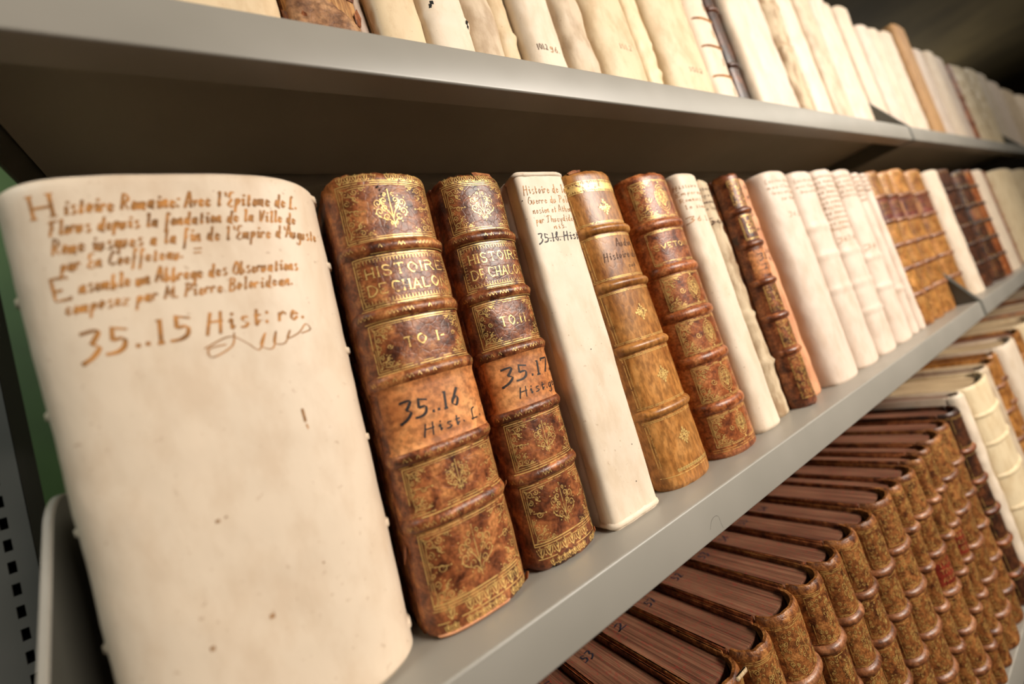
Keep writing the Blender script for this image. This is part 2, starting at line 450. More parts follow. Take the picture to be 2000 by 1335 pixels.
# ------------------------------------------------------------------ the book maker
class Book:
    """local frame: x across the thickness (0 = middle), y into the shelf (0 = joint), z up"""
    def __init__(s, name, x0, x1, yj, zb, H, D, bulge, n=2.2, shear=0.0, lab='', group='', seed=0,
                 noise_amp=.0003, bands=(), band_h=.0028, band_w=.0075, ridges=(), ridge_h=.0012, head=.0015, rag=0.0, taper=0.0):
        s.tp = taper/((x1-x0)/2)
        s.W = x1-x0; s.H = H; s.D = D; s.b = bulge; s.k = shear; s.seed = seed; s.amp = noise_amp
        s.bands = list(bands); s.bh = band_h; s.bw = band_w; s.ridges = list(ridges); s.rh = ridge_h; s.head = head; s.rag = rag
        s.root = empty(name, ((x0+x1)/2, yj, zb), lab, 'book', group)
        T = []
        for i in range(161):
            a = math.pi*(1-i/160)
            c, q = math.cos(a), max(math.sin(a), 0)
            T.append((s.W/2*math.copysign(abs(c)**(2/n), c), -bulge*q**(2/n)))
        L = [0]
        for p, q in zip(T, T[1:]): L.append(L[-1]+math.hypot(q[0]-p[0], q[1]-p[1]))
        s.T = T; s.A = L; s.L = L[-1]; s.rnd = random.Random(seed)
    def prof(s, u):
        t = min(max(u+s.L/2, 0), s.L*.99999)
        lo, hi = 0, 160
        while hi-lo > 1:
            m = (lo+hi)//2
            if s.A[m] <= t: lo = m
            else: hi = m
        f = (t-s.A[lo])/max(s.A[hi]-s.A[lo], 1e-9)
        x = s.T[lo][0]*(1-f)+s.T[hi][0]*f; y = s.T[lo][1]*(1-f)+s.T[hi][1]*f
        a = max(lo-3, 0); b = min(hi+3, 160)
        tx, ty = s.T[b][0]-s.T[a][0], s.T[b][1]-s.T[a][1]; l = math.hypot(tx, ty)
        return x, y, ty/l, -tx/l
    def disp(s, u, z):
        d = 0
        if s.amp:
            v = Vector((u*45+s.seed*3.1, z*38, s.seed*7.7))
            d += s.amp*(noise.noise(v)*1.4+noise.noise(v*2.7)*.7)
        for r in s.ridges:
            t = (z-r)/.0022
            if abs(t) < 3: d += s.rh*math.exp(-t*t)
        if s.head:
            for t in ((z-(s.H-.005))/.005, (.004-z)/.004):
                if t > 0: d -= s.head*t*t
        return d
    def edge(s, u):
        return min(1.0, max(0.0, (1-abs(u)/(s.L/2))*3.0+.03))
    def band_at(s, z):
        for b in s.bands:
            t = (z-b)/(s.bw/2)
            if abs(t) < 1: return s.bh*math.cos(t*math.pi/2)**.8
        return 0
    def surf(s, u, z, off=0.0):
        x, y, nx, ny = s.prof(u)
        o = off+s.disp(u, z)
        o += s.band_at(z)*s.edge(u)
        x += nx*o
        return (x+s.k*z+s.tp*z*x, y+ny*o, z)
    def spine(s, m, nu=30, nv=60, name='spine', z0=0.0, z1=None):
        z1 = s.H if z1 is None else z1
        V = []; F = []
        zs = [z0+(z1-z0)*j/nv for j in range(nv+1)]
        for z in (z1-.0015, z1-.0035, z0+.0015, z0+.0035): zs.append(z)
        zs = sorted(zs)
        rows = []
        for z in zs: rows.append((z, None))
        for z, _ in rows:
            for i in range(nu+1):
                u = -s.L/2+s.L*i/nu
                zz = z
                if s.rag and z > z1-.004: zz -= s.rag*max(0, noise.noise(Vector((u*160, s.seed, 2)))+.15)*(z-(z1-.004))/.004
                if s.rag and z < z0+.004: zz += s.rag*.5*max(0, noise.noise(Vector((u*160, s.seed, 9))))*((z0+.004)-z)/.004
                x, y, nx, ny = s.prof(u)
                o = s.disp(u, z)
                x += nx*o
                V.append((x+s.k*zz+s.tp*zz*x, y+ny*o, zz))
        n = nu+1
        top = len(rows)-1
        # turned-in inner rim at the head
        for dz, o in ((.0, -.0022-s.head), (-.014, -.0026)):
            for i in range(n):
                x, y, nx, ny = s.prof(-s.L/2+s.L*i/nu)
                zz = V[top*n+i][2]+dz-.0003
                x += nx*o
                V.append((x+s.k*zz+s.tp*zz*x, y+ny*o, zz))
        for j in range(len(rows)+1):
            for i in range(nu):
                F.append([j*n+i, j*n+i+1, (j+1)*n+i+1, (j+1)*n+i])
        o = mesh_obj(name, V, F, m, s.root, 60)
        return o
    def make_bands(s, m, nu=24, name='raised_band'):
        out = []
        for b in s.bands:
            V = []; F = []; nz = 8
            for j in range(nz+1):
                t = -1+2*j/nz
                z = b+t*s.bw/2
                for i in range(nu+1):
                    u = -s.L/2*.985+s.L*.985*i/nu
                    x, y, nx, ny = s.prof(u)
                    o = s.disp(u, z)+(s.bh*s.edge(u)*math.cos(t*math.pi/2*.999)**.8 if abs(t) < 1 else -.0004)
                    V.append((x+nx*o+s.k*z+s.tp*z*x, y+ny*o, z))
            for j in range(nz):
                for i in range(nu): F.append([j*(nu+1)+i, j*(nu+1)+i+1, (j+1)*(nu+1)+i+1, (j+1)*(nu+1)+i])
            for i0 in (0, nu):   # end caps
                F.append([j*(nu+1)+i0 for j in (range(nz+1) if i0 else reversed(range(nz+1)))])
            out.append(mesh_obj(name, V, F, m, s.root, 60))
        return out
    def patch(s, m, z0, z1, u0=None, u1=None, name='label', off=.0003, nu=16, nz=6, rag=0.0):
        u0 = -s.L/2*.93 if u0 is None else u0; u1 = s.L/2*.93 if u1 is None else u1
        V = []; F = []
        for j in range(nz+1):
            for i in range(nu+1):
                u = u0+(u1-u0)*i/nu; z = z0+(z1-z0)*j/nz
                if rag:
                    if j in (0, nz): z += rag*noise.noise(Vector((u*300, z*99, s.seed)))
                    if i in (0, nu): u += rag*noise.noise(Vector((u*99, z*300, s.seed)))
                edge = i in (0, nu) or j in (0, nz)
                V.append(s.surf(u, z, -.0002 if edge else off))
        for j in range(nz):
            for i in range(nu): F.append([j*(nu+1)+i, j*(nu+1)+i+1, (j+1)*(nu+1)+i+1, (j+1)*(nu+1)+i])
        return mesh_obj(name, V, F, m, s.root, 60)
    def boards(s, m, t=.0028, y0=.001, sq=0.0, side=True):
        for g in (-1, 1):
            a, b = (-s.W/2, -s.W/2+t) if g < 0 else (s.W/2-t, s.W/2)
            MB().box(a, b, y0, s.D, sq*.3, s.H-.0005-sq, .0011).build('cover_board', m, s.root, s.k, 50, s.tp)
    def pages(s, m, t=.003, drop=.006, front=.35):
        a = s.W/2-t; n = 8; pts = []
        for i in range(n+1):
            th = math.pi*(1-i/n)
            pts.append((a*math.cos(th), -s.b*front*math.sin(th)+.001))
        dd = s.D-.006
        for i in range(n+1):
            th = math.pi*i/n
            pts.append((a*math.cos(th), dd-.006*math.sin(th)))
        MB().prism(pts, 'z', .003, s.H-drop).build('page_block', m, s.root, s.k, 40, s.tp)


# ================================================================== THE SETTING
def plane_box(name, x0, x1, y0, y1, z0, z1, m):
    return structure(MB().box(x0, x1, y0, y1, z0, z1).build(name, m))
plane_box('floor', -2.6, 9.0, -2.0, 3.5, -1.45, -1.40, M['floor'])
plane_box('ceiling', -2.6, 9.0, -2.0, 3.5, 1.60, 1.65, M['ceil'])
plane_box('wall_back', -2.6, 9.0, 3.45, 3.5, -1.40, 1.60, M['ceil'])
plane_box('wall_right', 8.95, 9.0, -2.0, 3.45, -1.40, 1.60, M['ceil'])
plane_box('wall_left', -2.6, -2.55, -2.0, 3.45, -1.40, 1.60, M['ceil'])
for i, y in enumerate((0.9, 1.9)):
    plane_box('trim_%d' % (i+1), -2.5, 8.9, y, y+.03, 1.585, 1.60, M['ceil'])

# green painted panel standing behind the stack
gp = empty('green_panel', (-0.55, 0.72, -1.40), 'green painted panel standing behind the perforated steel post', 'panel')
MB().box(-.45, .40, 0, .02, 0, 2.75, .002).build('panel_sheet', M['green'], gp)
MB().box(-.47, -.45, -.01, .03, 0, 2.77, .002).build('edge_strip', M['steel_dark'], gp)
MB().box(.40, .42, -.01, .03, 0, 2.77, .002).build('edge_strip', M['steel_dark'], gp)

def slotted_post(x1, y, w, label, zref, pitch, hw, hh, cols):
    """U-section upright, its front face pierced by columns of slots"""
    root = empty('steel_post', (x1-w/2, y, -1.40), label, 'post')
    zb, zt = 0.0, 2.9
    xs = [-w/2, w/2]
    for c in cols: xs += [w/2-c-hw/2, w/2-c+hw/2]
    xs = sorted(xs)
    nlow = int((0.9)/pitch)
    z_first = (zref+1.40) - int((zref+1.40-1.25)/pitch)*pitch
    zsl = [zb]; z = z_first
    while z < 2.1: zsl += [z-hh/2, z+hh/2]; z += pitch
    zsl.append(zt)
    V = []; F = []
    t = .0015
    nx, nz = len(xs), len(zsl)
    for yy in (0, t):
        for zz in zsl:
            for xx in xs: V.append((xx, yy, zz))
    idx = lambda k, j, i: k*nx*nz+j*nx+i
    for j in range(nz-1):
        for i in range(nx-1):
            if j % 2 == 1 and i % 2 == 1:
                F.append([idx(0,j,i), idx(1,j,i), idx(1,j+1,i), idx(0,j+1,i)])
                F.append([idx(0,j,i+1), idx(0,j+1,i+1), idx(1,j+1,i+1), idx(1,j,i+1)])
                F.append([idx(0,j,i), idx(0,j,i+1), idx(1,j,i+1), idx(1,j,i)])
                F.append([idx(0,j+1,i), idx(1,j+1,i), idx(1,j+1,i+1), idx(0,j+1,i+1)])
                continue
            F.append([idx(0,j,i), idx(0,j,i+1), idx(0,j+1,i+1), idx(0,j+1,i)])
            F.append([idx(1,j,i), idx(1,j+1,i), idx(1,j+1,i+1), idx(1,j,i+1)])
    mesh_obj('slotted_face', V, F, M['post'], root, 30)
    MB().box(-w/2, -w/2+t, t, .04, zb, zt).box(w/2-t, w/2, t, .04, zb, zt).build('side_flange', M['post'], root)
    MB().box(-w/2+t, w/2-t, .037, .04, zb, zt).build('rear_plate', M['void'], root)  # painted black for the shade seen through the slots
    return root
# column of slots seen at x=-.196/y=.3 from the camera, carried out to y=.45
slotted_post(-.2405, .45, .085, 'grey perforated steel post with black slots, left of the big vellum book', .1303, .0226, .0062, .0120, [.0175, .048])

# ================================================================== SHELVES
SP = .33
def bracket_poly(side):
    P = [(0.0, -.027), (0.0, 0.0)]
    P += [(.058*t, .118*t) for t in (.5, 1)]
    for k in range(1, 7):
        a = math.radians(64-64*k/6)
        P.append((.058+.020*(math.sin(math.radians(64))-math.sin(a))*1.0, .118+.020*(math.cos(a)-math.cos(math.radians(64)))))
    P += [(.315, P[-1][1]), (.315, -.027)]
    return P

def shelf(x0, x1, z, label, left=True, right=True, back=.300, joins=.0022):
    root = empty('steel_shelf', ((x0+x1)/2, 0, z), label, 'shelf', 'grey steel shelves of the bookcase')
    w = (x1-x0)/2
    r = .0016
    P = [(back, 0.0)]
    for k in range(5):
        a = math.pi/2+k*math.pi/8
        P.append((r+r*math.cos(a), -r+r*math.sin(a)))
    for k in range(5):
        a = math.pi+k*math.pi/8
        P.append((r+r*math.cos(a), -.0273+r+r*math.sin(a)))
    P += [(.0176, -.0273), (.0176, -.0215)]
    # closed sheet: outer line + inner offset line
    t = .0011
    Q = []
    for i, p in enumerate(P):
        a = P[max(i-1, 0)]; b = P[min(i+1, len(P)-1)]
        dx, dy = b[0]-a[0], b[1]-a[1]; l = math.hypot(dx, dy)
        Q.append((p[0]-dy/l*t, p[1]+dx/l*t))
    MB().prism(P+Q[::-1], 'x', -w, w).build('shelf_deck', M['steel'], root, sharp=35)
    MB().box(-w, w, back-.001, back, -.0273, 0).build('rear_flange', M['steel'], root)
    MB().box(-w+.01, w-.01, .14, .17, -.012, -.0012, .001).build('stiffener', M['steel'], root)
    return root
XA, XB, XC, XD = -.0885, 1.0445, 2.190, 3.336
def bracket(x0, z, lab, t=.0064):
    r = .0008
    root = empty('shelf_bracket', (x0+t/2, 0, z), lab, 'bracket', 'grey steel end brackets of the shelves')
    pl = bracket_poly(1)
    MB().prism([(p+.0012, q-.0006) for p, q in pl], 'x', -t/2+.0008, t/2-.0008).build('bracket_plate', M['steel_dark'], root, sharp=30)
    n = len(pl)-1
    V = []; F = []
    for i, (p, q) in enumerate(pl[:n]):
        for x, d in ((-t/2, .0012), (-t/2+.0006, 0), (t/2-.0006, 0), (t/2, .0012)): V.append((x, p+d-.0002, q-d*.5))
    for i in range(n-1):
        for j in range(3): F.append([i*4+j, i*4+j+1, i*4+j+5, i*4+j+4])
        F.append([i*4+3, i*4, i*4+4, i*4+7])
    F.append([0, 3, 2, 1]); F.append([(n-1)*4+k for k in range(4)])
    mesh_obj('rolled_edge', V, F, M['steel'] if x0 < 0 else M['steel_dark'], root, 40)
for z, lv in ((0, 'middle'), (SP, 'upper'), (-.351, 'lower')):
    bracket(XA-.0036, z, 'grey steel bracket at the left end of the %s shelf' % lv, .0034)
    bracket(XB-.0067, z, 'dark steel bracket on the left side of the first joint, %s level' % lv)
    bracket(XB+.0003, z, 'dark steel bracket on the right side of the first joint, %s level' % lv)
    if z == -.351: continue
    bracket(XC-.0067, z, 'dark steel bracket on the left side of the second joint, %s level' % lv)
    bracket(XC+.0003, z, 'dark steel bracket on the right side of the second joint, %s level' % lv)
shelf(XA, XB-.0070, 0, 'grey steel shelf carrying the big vellum book and the gilt calf volumes')
shelf(XB+.0070, XC-.0070, 0, 'grey steel shelf beyond the joint, on the middle level at right')
shelf(XA, XB-.0070, SP, 'grey steel shelf running above the gilt calf books, nearest on the upper level')
shelf(XB+.0070, XC-.0070, SP, 'grey steel shelf on the upper level, between the two joints at right')
shelf(XC+.0070, XD-.003, SP, 'grey steel shelf on the upper level at the far right edge')
shelf(XA, XB-.0070, -.351, 'grey steel shelf under the brown page-topped volumes at lower right')
shelf(XB+.0070, XC-.0070, -.351, 'grey steel shelf under the pale vellum volumes, lowest level far right')

bp = empty('back_panel', (1.62, .303, -.40), 'back panel behind the books, interior shade painted into its dark colour', 'panel')
MB().box(-1.70, 1.72, 0, .004, 0, 1.15, .0005).build('panel_sheet', M['back'], bp)

# ================================================================== MIDDLE SHELF
G2 = 'old books on the middle shelf'
def vel_text(pen, lines, m, root, name='ink_inscription'):
    rnd = random.Random(5)
    for (t, u0, u1, z, cap, w) in lines:
        pen.text(t, u0, z, cap, w, SCRIPT, u1, .75, .12, 0, cap*.03, rnd)
    return pen.build(name, m, root)

# --- 1 the big vellum book
b = Book('vellum_book', -.0755, .0340, .054, 0, .2575, .17, .0330, 3.0, .013, 'thick ivory vellum book with large faded orange handwriting, at far left',
         G2, 11, noise_amp=.0003, head=.0035, taper=.035)
b.spine(M['vel_a'], 48, 80); b.boards(M['vel_a'], .0035); b.pages(M['page'])
# spine coordinate of world x at the flat front
def uof(bk, x, z):
    lx = (x-bk.root.location.x-bk.k*z)/(1+bk.tp*z)
    lo, hi = -bk.L/2, bk.L/2
    for _ in range(30):
        m = (lo+hi)/2
        if bk.prof(m)[0] < lx: lo = m
        else: hi = m
    return lo
pen = Pen(b.surf, .00012)
U = lambda x, z: uof(b, x, z)
rn = random.Random(3)
for t, x0, x1, z, cap, w in (("istoire Romaine: Avec l'Epitome de L.", -.0555, .0325, .2385, .0072, .00075),
    ("Florus depuis la fondation de la Ville de", -.0615, .0300, .2300, .0062, .0007),
    ("Rome iusques a la fin de l'Empire d'Auguste", -.0620, .0385, .2215, .0066, .00065),
    ("par En Coeffeteau.  =", -.0605, -.0130, .2140, .0060, .0006),
    ("nsemble un Abbrege des Obseruations", -.0560, .0250, .2040, .0062, .0007),
    ("composez par M. Pierre Boloridean.", -.0620, .0205, .1960, .0060, .00062)):
    pen.text(t, U(x0, z), z, cap, w*1.15, SCRIPT, U(x1, z), .75, .22, 0, .0003, rn)
    pen.build('ink_line', M['ink_orange'], b.root)
for t, x0, x1, z, cap, w in (("H", -.0650, -.0585, .2385, .0100, .0012), ("E", -.0640, -.0590, .2025, .0095, .0011)):
    pen.text(t, U(x0, z), z, cap, w, ROMAN, U(x1, z), .6)
    pen.build('ink_initial', M['ink_orange'], b.root)
pen.text("35..15", U(-.0600, .18), .1765, .0105, .0013, SCRIPT, U(-.0235, .18), .8, .1, .02)
pen.text("Hist: re.", U(-.0175, .18), .1780, .0090, .0010, SCRIPT, U(.0215, .18), .8, .15, .0)
fl = catmull([(-.020, .171), (-.010, .1745), (-.004, .170), (.000, .166), (.004, .1735), (.001, .168), (.0055, .1655), (.0085, .1735), (.0065, .168), (.011, .167), (.0145, .173), (.0125, .169), (.018, .171), (.022, .175), (.0235, .172), (.019, .1705)], 6)
pen.line([(U(x, z), z) for x, z in fl], .0006, .5)
fl = catmull([(-.008, .176), (-.010, .170), (-.018, .1665), (-.0185, .1705), (-.012, .1712)], 6)
pen.line([(U(x, z), z) for x, z in fl], .0006, .5)
pen.build('ink_inscription', M['ink_orange'], b.root)
pen.line([(U(.0105, .13), .134), (U(.0107, .13), .1275)], .0011, 0)
pen.line([(U(.0108, .13), .1265), (U(.0112, .13), .1240)], .0006, 0)
pen.build('ink_inscription', M['ink_orange'], b.root)
for z in (.251, .210, .160, .111, .064, .012):
    for g in (-1, 1):
        u = g*b.L/2*.90 if g < 0 else g*b.L/2*.86
        V = []; F = []
        for j, zz in enumerate((z-.0021, z-.0014, z+.0014, z+.0021)):
            for i in range(5):
                uu = u+(i-2)*.0032
                e = (i in (0, 4)) or j in (0, 3)
                V.append(b.surf(uu, zz, -.0004 if e else .0011))
        for j in range(3):
            for i in range(4): F.append([j*5+i, j*5+i+1, (j+1)*5+i+1, (j+1)*5+i])
        mesh_obj('vellum_lacing', V, F, M['lace'], b.root, 60)
pen = Pen(b.surf, .0001)
for x, z, r in ((-.030, .098, .0012), (-.027, .0985, .0007), (-.041, .052, .0014), (-.020, .053, .0016), (.003, .064, .0007)):
    pen.dot(U(x, z), z, r*.6)
    pen.build('brown_stain', M['ink_pale'], b.root)

# --- 2, 3 the two gilt calf volumes
def corners4(pen, u0, u1, z0, z1, size, w, lite=False):
    for cu, su in ((u0, 1), (u1, -1)):
        for cz, sz in ((z0, 1), (z1, -1)): pen.corner(cu, cz, su, sz, size, w, lite)

def chalon(bk, vol, inscription, seed, lo_mid=(0, 0)):
    B = bk.bands; rnd = random.Random(seed)
    Lh = bk.L/2
    uL, uR = -Lh*.66, Lh*.70
    g = Pen(bk.surf, .00020); w = .00036
    ed = [0]+B+[bk.H]
    comp = [(ed[i]+(.005 if i else .0), ed[i+1]-.005) for i in range(6)]
    for i, (a, c) in enumerate(comp):
        if i == 2: continue                      # hidden by the paper patch
        a0, c0 = a, c
        if i == 0: a0 = a+.0155
        if i == 5: c0 = c-.0035
        g.frame(uL, uR, a0, c0, .0005, rnd, .06, .0013)
        g.rule(uL-.001, a0-.0013, uR+.001, a0-.0013, .0004, rnd, .1)
        g.rule(uL-.001, c0+.0013, uR+.001, c0+.0013, .0004, rnd, .1)
        iu0, iu1, ia, ic = uL+.002, uR-.002, a0+.002, c0-.002
        if i == 4:
            n = int((iu1-iu0)/.0019)
            for k in range(n+1):
                x = iu0+(iu1-iu0)*k/n
                for zz, q in ((ia+.0002, 1), (ic-.0002, -1)):
                    g.dot(x, zz, .0003); g.dot(x, zz+q*.0011, .00022) if k % 2 else g.line([(x, zz), (x, zz+q*.0016)], .0003)
            n = int((ic-ia)/.0019)
            for k in range(n+1):
                z = ia+(ic-ia)*k/n
                for xx, q in ((iu0, 1), (iu1, -1)): g.dot(xx, z, .0003); g.dot(xx+q*.0011, z, .00024)
            cap = (ic-ia)*.235
            zc = (ic+ia)/2
            g.text('HISTOIRE', iu0+.0038, zc+.0022, cap, .00068, ROMAN, iu1-.003, .5, 0, 0, .0003, rnd, 3.2)
            g.text('DE', iu0+.0032, zc-.0022-cap, cap, .00068, ROMAN, iu0+.0032+(iu1-iu0)*.19, .5, 0, 0, .0003, rnd, 2.6)
            g.text('CHALON', iu0+.0032+(iu1-iu0)*.25, zc-.0022-cap, cap, .00068, ROMAN, iu1-.0022, .5, 0, 0, .0003, rnd, 2.8)
            g.build('gilt_title', M['gold'], bk.root)
            continue
        sz = min((ic-ia)*.5, (iu1-iu0)*.3)
        corners4(g, iu0, iu1, ia, ic, sz, w)
        um = (iu0+iu1)/2; zm = (ia+ic)/2
        if i == 3:
            cap = (ic-ia)*.24
            g.text('TO', um-bk.L*.13, zm-cap/2, cap, .0007, ROMAN, um+bk.L*.015, .5, 0, 0, .0003, rnd, 3.5)
            if vol == 1: g.text('I-', um+bk.L*.10, zm-cap/2, cap, .0007, ROMAN, um+bk.L*.15, .5)
            else: g.text('.II.', um+bk.L*.035, zm-cap/2, cap, .0007, ROMAN, um+bk.L*.17, .5)
            for q in (1, -1): g.line(spiral(um+q*(iu1-iu0)*.36, zm, sz*.14, 1.3, 0, q), w)
            g.build('gilt_tooling', M['gold'], bk.root)
        else:
            g.tree(um, zm, min((ic-ia)*.33, bk.L*.12), (ic-ia)*.36, w)
            for q in (1, -1):
                g.line(spiral(um+q*(iu1-iu0)*.37, zm, sz*.15, 1.3, 0, q), w)
                g.line([(um+q*(iu1-iu0)*.30, zm), (um+q*(iu1-iu0)*.45, zm+sz*.1)], w)
                g.dot(um+q*(iu1-iu0)*.28, zm, .0004)
            g.build('gilt_tooling', M['gold'], bk.root)
    # rolls at foot and head
    g.roll(uL, uR, .0085, .0150, .0052, .0005, rnd, .05)
    g.rule(uL, .0078, uR, .0078, .0005, rnd, .2)
    g.roll(uL+.003, uR, .0022, .0070, .0038, .00045, rnd, .25)
    g.rule(uL, .0170, uR, .0170, .0007, rnd, .08)
    g.build('gilt_tooling', M['gold'], bk.root)
    g.roll(uL+.001, uR, bk.H-.0075, bk.H-.0015, .0046, .0005, rnd, .15)
    g.build('gilt_tooling', M['gold'], bk.root)
    # herringbone on the bands
    for z in B:
        n = int(bk.L*.9/.0024)
        for k in range(n):
            if rnd.random() < .45: continue
            u = -Lh*.8+bk.L*.82*k/n
            g.line([(u, z-.0012), (u+.0010, z+.0010), (u+.0020, z-.0012)], .00028)
        g.build('gilt_herringbone', M['gold'], bk.root)
    # orange paper patch with the shelf mark
    a, c = comp[2]
    bk.patch(M['patch'], a-.0028, c+.0028, -Lh*.80, Lh*.90, 'paper_patch', .00035, 26, 14, .0008)
    ink = Pen(bk.surf, .00048)
    for (t, f0, f1, fz, cap, w) in inscription:
        ink.text(t, uL+(uR-uL)*f0, a+(c-a)*fz, cap, w, SCRIPT, uL+(uR-uL)*f1, .75, .12, 0, .0003, rnd)
    ink.build('ink_inscription', M['ink_black'], bk.root)

def crumbs(bk, spots, m, name='torn_flap'):
    for u, z, du, dz, lift in spots:
        V = []; F = []
        pts = [(0, 0, 0), (du, dz*.15, .1), (du*1.1, dz*.7, .8), (du*.45, dz, 1.0), (-du*.1, dz*.6, .6)]
        for t in (0, .0005):
            for a, q, l in pts: V.append(bk.surf(u+a, min(z+q, 9), .0002+lift*l+t))
        F = [[0, 1, 2, 3, 4], [9, 8, 7, 6, 5]]+[[i, (i+1) % 5+0, (i+1) % 5+5, i+5][::-1] for i in range(5)]
        mesh_obj(name, V, F, m, bk.root, 20)

b = Book('leather_book', .0400, .1035, .0445, 0, .2600, .165, .0200, 2.5, .044, 'brown mottled calf book with gilt title HISTOIRE DE CHALON TO I and orange paper patch',
         G2, 21, noise_amp=.0005, bands=(.058, .093, .136, .173, .212), band_h=.0027, band_w=.0088, head=.003, rag=.0035)
b.spine(M['calf'], 52, 130); b.make_bands(M['calf'], 34); b.boards(M['calf']); b.pages(M['page'])
chalon(b, 1, (("35..16", .10, .68, .45, .0095, .0013), ("Hist. L.", .28, .92, .12, .0062, .0008)), 4)
pen = Pen(b.surf, .00022)
for u, z, r in ((-.0045, .2485, .0008), (-.0035, .2465, .0006), (.0005, .2472, .0005), (-.0028, .2440, .0006)): pen.line([(u-r, z-r*.5), (u+r, z+r*.6)], r*1.3)
pen.build('worm_hole', M['void'], b.root)
crumbs(b, ((b.L*.36, .0003, .006, .0045, .0025), (-b.L*.47, .050, .0022, -.010, .0024), (b.L*.43, .054, .003, .004, .003)), M['calf_worn'])
b.patch(M['peach'], .0002, .0026, -b.L*.36, b.L*.16, 'worn_tail_edge', .0012, 26, 4, .0006)

b = Book('leather_book', .1080, .1600, .0450, 0, .2590, .165, .0190, 2.5, .048, 'darker mottled calf book with gilt title and TO II, torn flap at its head',
         G2, 22, noise_amp=.0005, bands=(.056, .095, .1345, .173, .213), band_h=.0026, band_w=.0086, head=.003, rag=.0035)
b.spine(M['calf_dark'], 46, 130); b.make_bands(M['calf_dark'], 30); b.boards(M['calf_dark']); b.pages(M['page'])
chalon(b, 2, (("35.17.", .12, .95, .50, .0092, .0012), ("Hist.ge", .30, .95, .15, .0058, .0007)), 9)
crumbs(b, ((.001, .2530, .014, .0100, .0026), (b.L*.38, .0015, .004, .004, .0015)), M['calf_worn'])

# --- 4 narrow cream vellum, square backed
b = Book('vellum_book', .1675, .2135, .0380, 0, .2585, .165, .0140, 7.0, .044, 'cream vellum book with square flat spine inscribed 35.18, between calf books',
         G2, 31, noise_amp=.0004, head=.0012)
b.spine(M['vel_b'], 44, 70); b.boards(M['vel_b'], .0030); b.pages(M['page'])
pen = Pen(b.surf, .00012); f0 = -b.W/2+.004; rn = random.Random(8)
for t, a, c, z, cap, w in (("Histoire de la", .0, .040, .2405, .0068, .00048), ("Guerre du Pelo", .001, .041, .2325, .0056, .00042), ("nesien et Athen", .003, .040, .2250, .0050, .0004),
                           ("par Thucydide", .003, .0385, .2175, .0050, .00042), ("nis.", .018, .029, .2120, .0040, .0004)):
    pen.text(t, f0+a, z, cap, w, SCRIPT, f0+c, .75, .12, 0, .0002, rn)
pen.build('ink_inscription', M['ink_orange'], b.root)
pen = Pen(b.surf, .00013)
pen.text("35.18. Hist", f0+.001, .2030, .0064, .0008, SCRIPT, f0+.0395, .75, .12, 0, .0002, rn)
pen.rule(f0+.010, .2055, f0+.036, .2058, .00035)
pen.build('ink_inscription', M['ink_black'], b.root)
for x, z in ((.012, .047), (.006, .023), (-.0215, .236), (.0, .12)):
    pen.dot(x, z, .00035); pen.build('ink_mark', M['ink_black'], b.root)

# folded-over foot and head caps
V = []
def fold(bk, z, h, m, name):
    V = []; F = []; nu = 30
    for j, (dz, o) in enumerate(((-h, -.0002), (-h*.6, .0010), (0, .0013), (h*.6, .0008), (h, -.0003))):
        for i in range(nu+1):
            u = -bk.L*.5+bk.L*i/nu
            q = .35*noise.noise(Vector((u*220, z*10, 4)))
            V.append(bk.surf(u, z+dz*(1+q), o*(1+q)))
    for j in range(4):
        for i in range(nu): F.append([j*(nu+1)+i, j*(nu+1)+i+1, (j+1)*(nu+1)+i+1, (j+1)*(nu+1)+i])
    return mesh_obj(name, V, F, m, bk.root, 70)
fold(b, .0030, .0024, M['vel_b'], 'foot_fold'); fold(b, .2560, .0018, M['vel_b'], 'head_fold')

# --- 5 tan calf
b = Book('leather_book', .2285, .2870, .0420, 0, .2590, .165, .0195, 2.4, -.009, 'smooth tan calf book with small gilt fleurons between plain raised bands',
         G2, 41, noise_amp=.00012, bands=(.059, .111, .162, .208), band_h=.0030, band_w=.0082, head=.002, rag=.001)
b.spine(M['calf_tan'], 46, 90); b.make_bands(M['calf_tan'], 30); b.boards(M['calf_tan']); b.pages(M['page'])
g = Pen(b.surf, .0002); rn = random.Random(2); Lh = b.L/2
for z in b.bands:
    for d in (-.0062, -.0052, .0052, .0062): g.rule(-Lh*.8, z+d, Lh*.85, z+d, .00038, rn, .02)
    g.build('gilt_rule', M['gold'], b.root)
ed = [.012]+b.bands+[.244]
for i in range(5):
    a, c = ed[i]+.0065, ed[i+1]-.0065
    for d in (.76, .71): g.rule(-Lh*d, a, -Lh*d, c, .0005, rn, .03)
    g.build('gilt_border', M['gold'], b.root)
    for d in (.80,): g.rule(Lh*d, a, Lh*d, c, .0004, rn, .05)
    g.build('gilt_border', M['gold'], b.root)
    if i != 3: g.star(.0, (a+c)/2, .0058, .00085)
    g.build('gilt_fleuron', M['gold'], b.root)
g.rule(-Lh*.8, .0105, Lh*.85, .0105, .0005); g.roll(-Lh*.5, Lh*.8, .0120, .0150, .0024, .0004, rn, .1)
g.build('gilt_tooling', M['gold'], b.root)
for z in (.2495, .2405): g.rule(-Lh*.8, z, Lh*.85, z, .0006, rn)
g.roll(-Lh*.78, Lh*.82, .2413, .2485, .0022, .0007, rn)
g.roll(-Lh*.78, Lh*.82, .2413, .2485, .0017, .0006, rn)
g.build('gilt_tooling', M['gold'], b.root)
ink = Pen(b.surf, .0002)
ink.text("Audin", -.002, .192, .0062, .0006, SCRIPT, .017, .75, .15); ink.text("Histoire de", -.018, .182, .0062, .00055, SCRIPT, .019, .75, .15, 0, .0002, rn)
ink.text("cui", .004, .174, .0036, .0004, SCRIPT, .012, .6, .1)
ink.build('ink_inscription', M['ink_brown'], b.root)
crumbs(b, ((b.L*-.28, .2570, .010, .0035, .0012),), M['calf_worn'])

